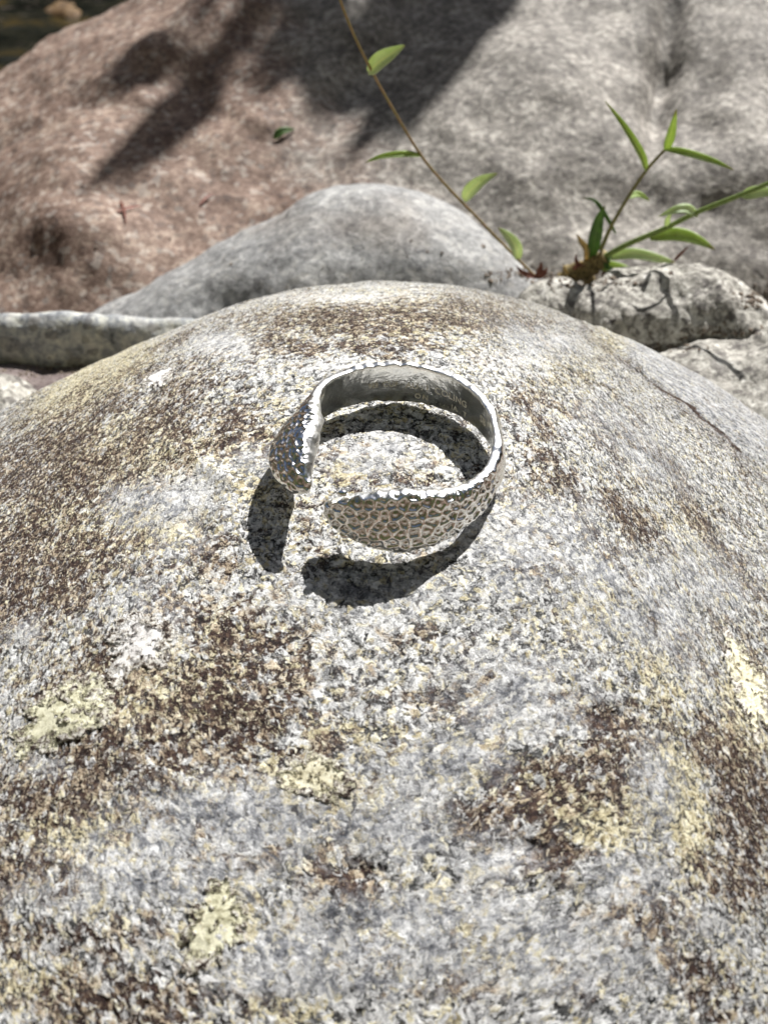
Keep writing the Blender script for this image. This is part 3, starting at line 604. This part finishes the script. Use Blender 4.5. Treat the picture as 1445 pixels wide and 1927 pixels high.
def ring_surface(t0, t1, nt_, npf):
    th = np.linspace(t0, t1, nt_); W, T = sm(th, T_W), sm(th, T_T)
    tilt, zc, dr = np.radians(sm(th, T_TILT)), sm(th, T_ZC), sm(th, T_DR)
    s_ = np.linspace(0, 1, npf, endpoint=False)
    V = np.zeros((nt_, npf, 3)); P_ = np.zeros((nt_, npf)); Q_ = np.zeros((nt_, npf)); tr = np.radians(th)
    # profile: outer face s 0..0.5 (bottom to top), then the inner face back down, ends rounded
    a = 2 * np.pi * s_ - np.pi / 2
    ex = 0.46
    q_ = np.where(s_ < .5, 4 * s_ - 1, 3 - 4 * s_)                 # -1 .. 1 up the outer face, back down the inner
    q_ = 0.72 * q_ + 0.28 * np.sin(np.pi / 2 * q_)
    pz = q_ * 0.5                                                   # -.5 .. .5 along the width
    sa_ = np.abs(q_) ** (1 / ex); pr = np.sqrt(np.clip(1 - sa_ ** 2, 0, 1)) * np.where(s_ < .5, 1, -1)
    pr = np.where(pr > 0, np.abs(pr) ** 0.75, -0.32 * np.abs(pr) ** 0.35)
    arc = th / 180 * np.pi * 1.03
    for i in range(nt_):
        w_, t_ = W[i], T[i]
        z = pz * w_; r = pr * t_ * 0.72
        outer = np.clip(pr / 0.6, 0, 1)
        # scales: hex cells of pits between raised net lines, on the heads; soft hammering on the band
        head = np.clip((-18 - th[i]) / 25, 0, 1) + np.clip((th[i] - 150) / 15, 0, 1)
        cw, chh = 0.104 + 0 * th[i], 0.088
        u, v = arc[i] / cw, z / chh
        best = np.full(npf, 9.0); sec = np.full(npf, 9.0)
        row0 = np.round(v)
        for dv in (-1, 0, 1):
            row = row0 + dv; off = 0.5 * (np.mod(row, 2))
            cu = np.round(u - off) + off
            jx = (hash3(cu * 2 + 50, row, row * 0, 3) - .5) * 0.62; jy = (hash3(cu * 2 + 50, row, row * 0, 4) - .5) * 0.62
            dd = np.hypot((u - cu - jx), (v - row - jy) * 0.9); sec = np.minimum(sec, np.maximum(best, dd)); best = np.minimum(best, dd)
            for sg in (-1, 1):
                c2 = cu + sg; jx = (hash3(c2 * 2 + 50, row, row * 0, 3) - .5) * 0.62; jy = (hash3(c2 * 2 + 50, row, row * 0, 4) - .5) * 0.62
                dd = np.hypot((u - c2 - jx), (v - row - jy) * 0.9); sec = np.minimum(sec, np.maximum(best, dd)); best = np.minimum(best, dd)
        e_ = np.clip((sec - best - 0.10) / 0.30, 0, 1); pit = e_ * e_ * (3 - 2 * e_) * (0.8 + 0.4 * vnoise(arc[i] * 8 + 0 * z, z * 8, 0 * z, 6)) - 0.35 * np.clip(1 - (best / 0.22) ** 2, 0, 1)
        h = -0.023 * pit * outer * head
        ham = 0.010 * fbm(arc[i] * 9 + 0 * z, z * 11, 0 * z, 3, 7) * (0.4 + outer) * (1 - 0.5 * head)
        rim = 0.006 * vnoise(np.full(npf, arc[i] * 16), 0 * z + np.sign(z) * 3, 0 * z, 12) * np.clip((np.abs(pz) - 0.38) / 0.1, 0, 1)
        inner = np.clip(-pr / 0.2, 0, 1)
        r = r + h + ham * np.where(inner > 0, 0.25, 1.0)
        z = z + rim * np.sign(z) * 1.5
        ct, st = math.cos(tilt[i]), math.sin(tilt[i])
        rr_ = r * ct - z * st; zz = r * st + z * ct          # the top leans in by the tilt
        V[i, :, 0] = RC[0] + (RX + dr[i] + rr_) * math.cos(tr[i])
        V[i, :, 1] = RC[1] + (RY + dr[i] + rr_) * math.sin(tr[i])
        V[i, :, 2] = zc[i] + zz + RZ
        Q_[i] = np.clip((pz - 0.40) / 0.08, 0, 1)
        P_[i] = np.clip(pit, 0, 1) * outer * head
    return V, P_, Q_
def ring_part(name, t0, t1, n, npf, label=None):
    V, P_, Q_ = ring_surface(t0, t1, n, npf)
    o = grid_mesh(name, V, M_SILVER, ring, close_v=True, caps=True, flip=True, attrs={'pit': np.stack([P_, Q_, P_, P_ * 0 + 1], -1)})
    if label: o['label'] = label
    return o
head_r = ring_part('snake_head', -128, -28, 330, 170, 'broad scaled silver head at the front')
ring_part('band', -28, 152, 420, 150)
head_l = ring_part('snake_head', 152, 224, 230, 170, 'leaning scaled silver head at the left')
def bead(name, p, r, parent):
    n = 14; V = np.zeros((n, 18, 3))
    for i in range(n):
        f = math.pi * (i + 0.02) / (n - 0.96)
        for j in range(18):
            g = 2 * math.pi * j / 18; V[i, j] = p + r * np.array([math.sin(f) * math.cos(g) * 1.3, math.sin(f) * math.sin(g), math.cos(f) * 0.8])
    o = grid_mesh(name, V, M_SILVER, None, close_v=True, flip=True)
    o.parent = parent; o.location = -ring.location - parent.location if parent is not ring else -ring.location
    return o
def rp(th, zf, out):
    t = math.radians(th); return np.array([RC[0] + (RX + out) * math.cos(t), RC[1] + (RY + out) * math.sin(t), zf + RZ])
bead('eye', rp(-116, .12, .12), .045, head_r)
bead('eye', rp(-118, .56, .09), .036, head_r)
bead('eye', rp(209, .56, .04), .034, head_l)

def stamp(txt, th0, z0, size, gap=1.0):
    cu = bpy.data.curves.new('stamp', 'FONT'); cu.body = txt; cu.size = size; cu.extrude = 0.0022; cu.space_character = gap
    cu.resolution_u = 3
    tmp = bpy.data.objects.new('tmp', cu); COL.objects.link(tmp)
    me = bpy.data.meshes.new_from_object(tmp.evaluated_get(bpy.context.evaluated_depsgraph_get()))
    bpy.data.objects.remove(tmp)
    bm = bmesh.new(); bm.from_mesh(me)
    bmesh.ops.subdivide_edges(bm, edges=[e for e in bm.edges if e.calc_length() > size * 0.25], cuts=2)
    for v in bm.verts:
        th = math.radians(th0) - v.co.x / 0.93; thd = math.degrees(th)
        T = float(sm(np.array([thd]), T_T)[0]); tl = math.radians(float(sm(np.array([thd]), T_TILT)[0])); zc = float(sm(np.array([thd]), T_ZC)[0])
        zz = z0 + v.co.y - zc; rr_ = -0.32 * T * 0.72 - 0.001 + v.co.z * 0.8 - zz * math.sin(tl)
        v.co = Vector((RC[0] + (RX + rr_) * math.cos(th), RC[1] + (RY + rr_) * math.sin(th), z0 + v.co.y + RZ)) * U
    bm.to_mesh(me); bm.free(); me.materials.clear()
    return link_mesh('stamped_lettering', me, M_STAMP, ring)
stamp('925', 108, .315, .075)
stamp('CUF', 98.5, .31, .085)
stamp('AU', 84, .30, .10)
stamp(': I  COLING', 74, .30, .105, 1.05)
stamp('SB', 26, .30, .115)
stamp('ON', 78, .185, .085, 1.3)
stamp(". . . . IA . T", 64, .185, .08, 1.1)

# ------------------------------------------------------------------ weeds
def blade(name, path, wid, mat, parent, fold=0.25, nrm=None, label=None):
    """leaf blade along a 3D path, widest below the middle, folded along the midrib, 0.1 mm thick"""
    P_ = smooth_path(path, 22); T = np.gradient(P_, axis=0); T /= np.linalg.norm(T, axis=1)[:, None]
    n = np.array(nrm if nrm is not None else (0.0, -0.7, 0.7)); V = np.zeros((22, 10, 3))
    for i in range(22):
        s_ = i / 21; wv = wid * (math.sin(math.pi * min(1, s_ * 0.97 + 0.03) ** 0.72) ** 0.85 + 0.03)
        if i == 21: wv = wid * 0.02
        side = np.cross(T[i], n); side /= np.linalg.norm(side); up = np.cross(side, T[i])
        for j, k in enumerate((-1, -.5, 0, .5, 1)):
            b = P_[i] + side * wv * k * 0.5 + up * abs(k) * wv * fold
            V[i, j] = b + up * 0.005; V[i, 9 - j] = b - up * 0.005
    kk = np.tile(np.array([1, .5, 0, .5, 1, 1, .5, 0, .5, 1.0]), (22, 1)); al = np.tile(np.linspace(0, 1, 22)[:, None], (1, 10))
    o = grid_mesh(name, V, mat, parent, close_v=True, caps=True, attrs={'mask': np.stack([kk, al, kk, kk * 0 + 1], -1)})
    if label: o['label'] = label
    return o
def px3(lst): return [at(*p) for p in lst]

v_root = at(1010, 520, 8.9)
vine = empty('trailing_weed', v_root, 'long thin arching weed stem rising from between stones, with four small narrow leaves', 'weed')
vp = px3([(1012, 524, 8.9), (970, 484, 8.9), (900, 412, 8.8), (840, 350, 8.6), (792, 292, 8.4), (745, 215, 8.2), (704, 142, 8.0), (668, 70, 7.8), (640, 0, 7.6), (618, -70, 7.4), (604, -150, 7.2)])
tube('stem', smooth_path(vp, 70), np.linspace(0.024, 0.018, 70), M_STEMRED, vine)
blade('leaf', px3([(693, 136, 8.0), (712, 118, 7.9), (736, 102, 7.8), (762, 85, 7.75)]), .25, M_LEAFPALE, vine, .12)
blade('leaf', px3([(792, 293, 8.4), (760, 291, 8.2), (720, 295, 8.1), (686, 306, 8.0)]), .10, M_LEAF, vine, .3)
blade('leaf', px3([(872, 376, 8.75), (886, 358, 8.6), (908, 340, 8.5), (936, 326, 8.45)]), .22, M_LEAFPALE, vine, .12)
blade('leaf', px3([(975, 488, 8.9), (970, 465, 8.8), (955, 445, 8.75), (936, 428, 8.7)]), .2, M_LEAFPALE, vine, .12)
for q in ([(1008, 524, 8.8), (1016, 505, 8.8), (1018, 492, 8.8)], [(1014, 524, 8.8), (1025, 512, 8.75), (1030, 505, 8.7)], [(1008, 522, 8.8), (985, 515, 8.7), (970, 500, 8.7)]):
    blade('bract', px3(q), .09, M_RED, vine, .3)

w_root = at(1095, 535, 8.9)
weed = empty('leafy_weed', w_root, 'bright green grassy weed rooted between stones at the right, two jointed stems', 'weed')
V0 = px3([(1055, 528, 8.9), (1075, 512, 8.9), (1098, 510, 8.85), (1120, 494, 8.8), (1140, 482, 8.75)])
root = tube('root_crown', smooth_path(V0, 30), .10 + .07 * np.sin(np.linspace(0, 3.0, 30)) + .02 * np.sin(np.linspace(0, 40, 30)), M_ROOT, weed, 14)
tube('root_crown', smooth_path(px3([(1098, 508, 8.9), (1108, 528, 8.9), (1112, 548, 8.9)]), 12), .11, M_ROOT, weed, 10)
tube('stem', smooth_path(px3([(1130, 470, 8.8), (1150, 425, 8.7), (1182, 370, 8.6), (1216, 320, 8.5), (1250, 282, 8.4)]), 40), np.linspace(.036, .022, 40), M_STEM, weed)
tube('stem', smooth_path(px3([(1120, 492, 8.8), (1180, 460, 8.6), (1250, 430, 8.4), (1310, 400, 8.2), (1380, 372, 8.0), (1445, 345, 7.8), (1540, 300, 7.6)]), 50), np.linspace(.048, .032, 50), M_STEMGREEN, weed)
L = [([(1216, 322, 8.5), (1205, 290, 8.4), (1175, 240, 8.3), (1138, 190, 8.2)], .14, M_LEAF), ([(1252, 284, 8.4), (1262, 250, 8.3), (1272, 205, 8.25)], .16, M_LEAF),
     ([(1250, 280, 8.4), (1290, 288, 8.3), (1340, 303, 8.2), (1380, 320, 8.1)], .13, M_LEAF), ([(1112, 488, 8.8), (1118, 450, 8.7), (1126, 415, 8.65), (1138, 386, 8.6)], .24, M_LEAFDARK),
     ([(1102, 492, 8.8), (1102, 470, 8.7), (1092, 455, 8.65), (1084, 440, 8.6)], .13, M_LEAFDRY), ([(1142, 486, 8.8), (1190, 478, 8.6), (1240, 488, 8.5), (1270, 494, 8.4)], .20, M_LEAFPALE),
     ([(1222, 448, 8.45), (1270, 442, 8.4), (1310, 452, 8.3), (1345, 470, 8.2)], .24, M_LEAF), ([(1312, 406, 8.2), (1292, 394, 8.15), (1268, 396, 8.1), (1238, 408, 8.1)], .17, M_LEAFPALE),
     ([(1395, 368, 8.0), (1430, 362, 7.9), (1470, 365, 7.8)], .22, M_LEAFPALE), ([(1120, 500, 8.8), (1160, 505, 8.7), (1200, 512, 8.6)], .22, M_LEAF),
     ([(1252, 425, 8.35), (1256, 412, 8.3), (1264, 400, 8.3)], .10, M_LEAFPALE), ([(1150, 475, 8.8), (1140, 500, 8.6), (1165, 512, 8.5)], .10, M_LEAFDARK),
     ([(1158, 440, 8.9), (1135, 400, 8.9), (1118, 378, 9.0), (1095, 372, 9.1)], .08, M_LEAFDARK), ([(1180, 372, 8.7), (1200, 366, 8.9), (1222, 378, 9.0)], .12, M_LEAF)]
for p, w_, m in L: blade('leaf', px3(p), w_ * 0.88, m, weed, .18)
rq = random.Random(5)
for k in range(9):
    bx, by = rq.uniform(1062, 1135), rq.uniform(500, 530); a_ = rq.uniform(-2.6, -.5)
    blade('dry_sheath', px3([(bx, by, 8.8), (bx + 14 * math.cos(a_), by + 14 * math.sin(a_), 8.75), (bx + 30 * math.cos(a_ + .3), by + 26 * math.sin(a_ + .3), 8.7)]), rq.uniform(.04, .08), rq.choice([M_LEAFDRY, M_RED, M_LEAFDRY]), weed, .3)
blade('bract', px3([(1268, 490, 8.0), (1280, 478, 8.0), (1296, 462, 8.0)]), .05, M_RED, weed, .3)

# ------------------------------------------------------------------ litter on the back boulder
dg = bpy.context.evaluated_depsgraph_get()
def bvh(o):
    me = o.data; n = len(me.vertices); c = np.zeros(n * 3, np.float32); me.vertices.foreach_get('co', c)
    return BVHTree.FromPolygons((c.reshape(-1, 3) / U).tolist(), [tuple(p.vertices) for p in me.polygons if len(p.vertices) == 4])
BV = bvh(back)
def on_back(px, py):
    h = BV.ray_cast(Vector(CAM), Vector(ray(px, py)).normalized())
    return np.array(h[0]) if h[0] is not None else at(px, py, 15.0)
def litter(name, pts, wid, mat, label, cat):
    P_ = [on_back(x, y) + np.array([0, -0.02, 0.02 + 0.04 * (k % 2)]) for k, (x, y) in enumerate(pts)]
    o = blade(name, P_, wid, mat, None, .2); prop(o, label, cat, 'plant litter on the reddish boulder'); return o
litter('fallen_leaf', [(516, 262), (532, 252), (556, 244)], .16, M_LEAFDARK, 'tiny dark green leaf lying on the reddish boulder', 'leaf')
litter('twig', [(222, 400), (244, 396), (268, 388)], .07, M_RED, 'short reddish twig lying level on the boulder at the left', 'twig')
litter('twig', [(228, 380), (236, 402), (238, 424)], .06, M_RED, 'short reddish twig crossing another on the boulder', 'twig')
litter('twig', [(376, 388), (390, 376), (404, 366)], .06, M_RED, 'short lone reddish twig slanting on the boulder left of the grey rock', 'twig')

# ------------------------------------------------------------------ overhanging branch, out of the picture above, that casts the dappled shade
branch = empty('overhanging_branch', on_back(500, 60) + SUN * 34, 'leafy branch hanging above, outside the picture, shading the reddish boulder', 'branch')
def shade_leaf(pts, wid, Ls):
    rg = random.Random(len(pts) * 100 + int(pts[0][0]))
    for q in range(3):
        dx, dy, w_ = (0, 0, 0.75) if q == 0 else (rg.uniform(-45, 45), rg.uniform(-45, 45), rg.uniform(.30, .55))
        cut = pts if q == 0 else [(x * .85 + pts[0][0] * .15, y * .85 + pts[0][1] * .15) for x, y in pts]
        P_ = [on_back(x + dx, y + dy) + SUN * (Ls * 1.35 + q * 5 + 0.6 * k) for k, (x, y) in enumerate(cut)]
        blade('leaf', P_, wid * w_, M_LEAFDARK, branch, .1, nrm=SUN)
        if q == 0: P0 = P_[0]
    return P0
SH = [([(330, 120), (250, 140), (175, 185)], 1.0, 34), ([(400, 100), (330, 210), (230, 300), (150, 372)], 1.15, 33), ([(390, 150), (370, 210), (330, 280)], 1.2, 35),
      ([(960, -60), (850, 40), (770, 160), (640, 320)], 2.3, 36), ([(930, -80), (800, 20), (740, 90), (700, 150)], 2.0, 37), ([(640, -30), (600, 60), (610, 140)], 1.3, 38), ([(460, 60), (400, 120), (360, 190)], .9, 36), ([(560, 100), (620, 160), (640, 215)], 1.2, 36), ([(300, 60), (250, 90), (200, 150)], .6, 37), ([(850, -20), (740, 30), (690, 130), (560, 210)], 1.6, 33), ([(820, 20), (800, 130), (750, 250)], 1.8, 37), ([(500, -40), (570, 30), (610, 110)], 1.1, 40), ([(720, 120), (640, 190), (590, 210)], 1.2, 34),
      ([(620, -20), (560, 60), (520, 150), (470, 190)], 0.9, 38), ([(560, -30), (480, 20), (440, 90), (380, 130)], 1.0, 36), ([(680, 20), (620, 110), (600, 200)], 0.9, 39),
      ([(980, -60), (930, 10), (900, 70)], 1.0, 40), ([(1290, -90), (1262, 20), (1240, 110)], .4, 42), ([(460, -40), (400, 0), (330, 40)], .6, 40), ([(760, -60), (730, 0), (700, 60)], 1.1, 38),
      ([(540, 60), (500, 120), (450, 175)], .6, 41)]
bases = [shade_leaf(*s_) for s_ in SH]
hub = np.mean(bases, axis=0) + SUN * 4 + np.array([6, 22, 3])
for b in bases:
    mid_ = (b + hub) / 2 + np.array([0, 0.5, 0.8]); tube('twig', smooth_path([b, mid_, hub], 12), np.linspace(.05, .12, 12), M_BARK, branch, 6)
tube('bough', smooth_path([hub + np.array([-1, -1, -1]), hub + np.array([10, 14, 3]), hub + np.array([35, 50, 4]), hub + np.array([110, 150, -30]), hub + np.array([150, 210, -75])], 30), np.linspace(.2, 3.0, 30), M_BARK, branch, 10)

# ------------------------------------------------------------------ grit and crumbs caught in the gaps between the stones
rg = random.Random(3); bm = bmesh.new()
scene_bvh = [bvh(o) for o in COL.objects if o.type == 'MESH' and o.name.split('.')[0] in ('boulder', 'stone') and o is not boulder]
for k in range(1200):
    cx, cy, rx, ry = rg.choice([(1050, 520, 110, 14), (1120, 535, 70, 14), (90, 700, 140, 14), (160, 700, 80, 12), (1360, 625, 90, 10), (1240, 655, 90, 8), (1420, 560, 40, 20), (980, 515, 60, 10), (600, 480, 420, 70)])
    px_, py_ = rg.gauss(cx, rx * .6), rg.gauss(cy, ry * .6); r = Vector(ray(px_, py_)).normalized(); hit = None
    for t_ in scene_bvh:
        h = t_.ray_cast(Vector(CAM), r)
        if h[0] is not None and (hit is None or h[3] < hit[3]): hit = h
    if hit is None or (cx == 600 and rg.random() < .8): continue
    sz = rg.choice([.010, .014, .02, .03]) * rg.uniform(.7, 1.3)
    vs_ = bmesh.ops.create_icosphere(bm, subdivisions=1, radius=1)['verts']
    sc3 = [sz * rg.uniform(.5, 1.6) for _ in range(3)]; ang = rg.uniform(0, 6.28); c_, s_ = math.cos(ang), math.sin(ang)
    for v in vs_:
        x, y, z = (v.co[i] * sc3[i] * rg.uniform(.8, 1.2) for i in range(3))
        v.co = (hit[0] + Vector((x * c_ - y * s_, x * s_ + y * c_, z * .7))) * U
me = bpy.data.meshes.new('grit'); bm.to_mesh(me); bm.free()
prop(link_mesh('grit', me, plain_mat('soil_grit', (0.06, 0.04, 0.03), (0.28, 0.23, 0.18), 25, 0.9)), kind='stuff')
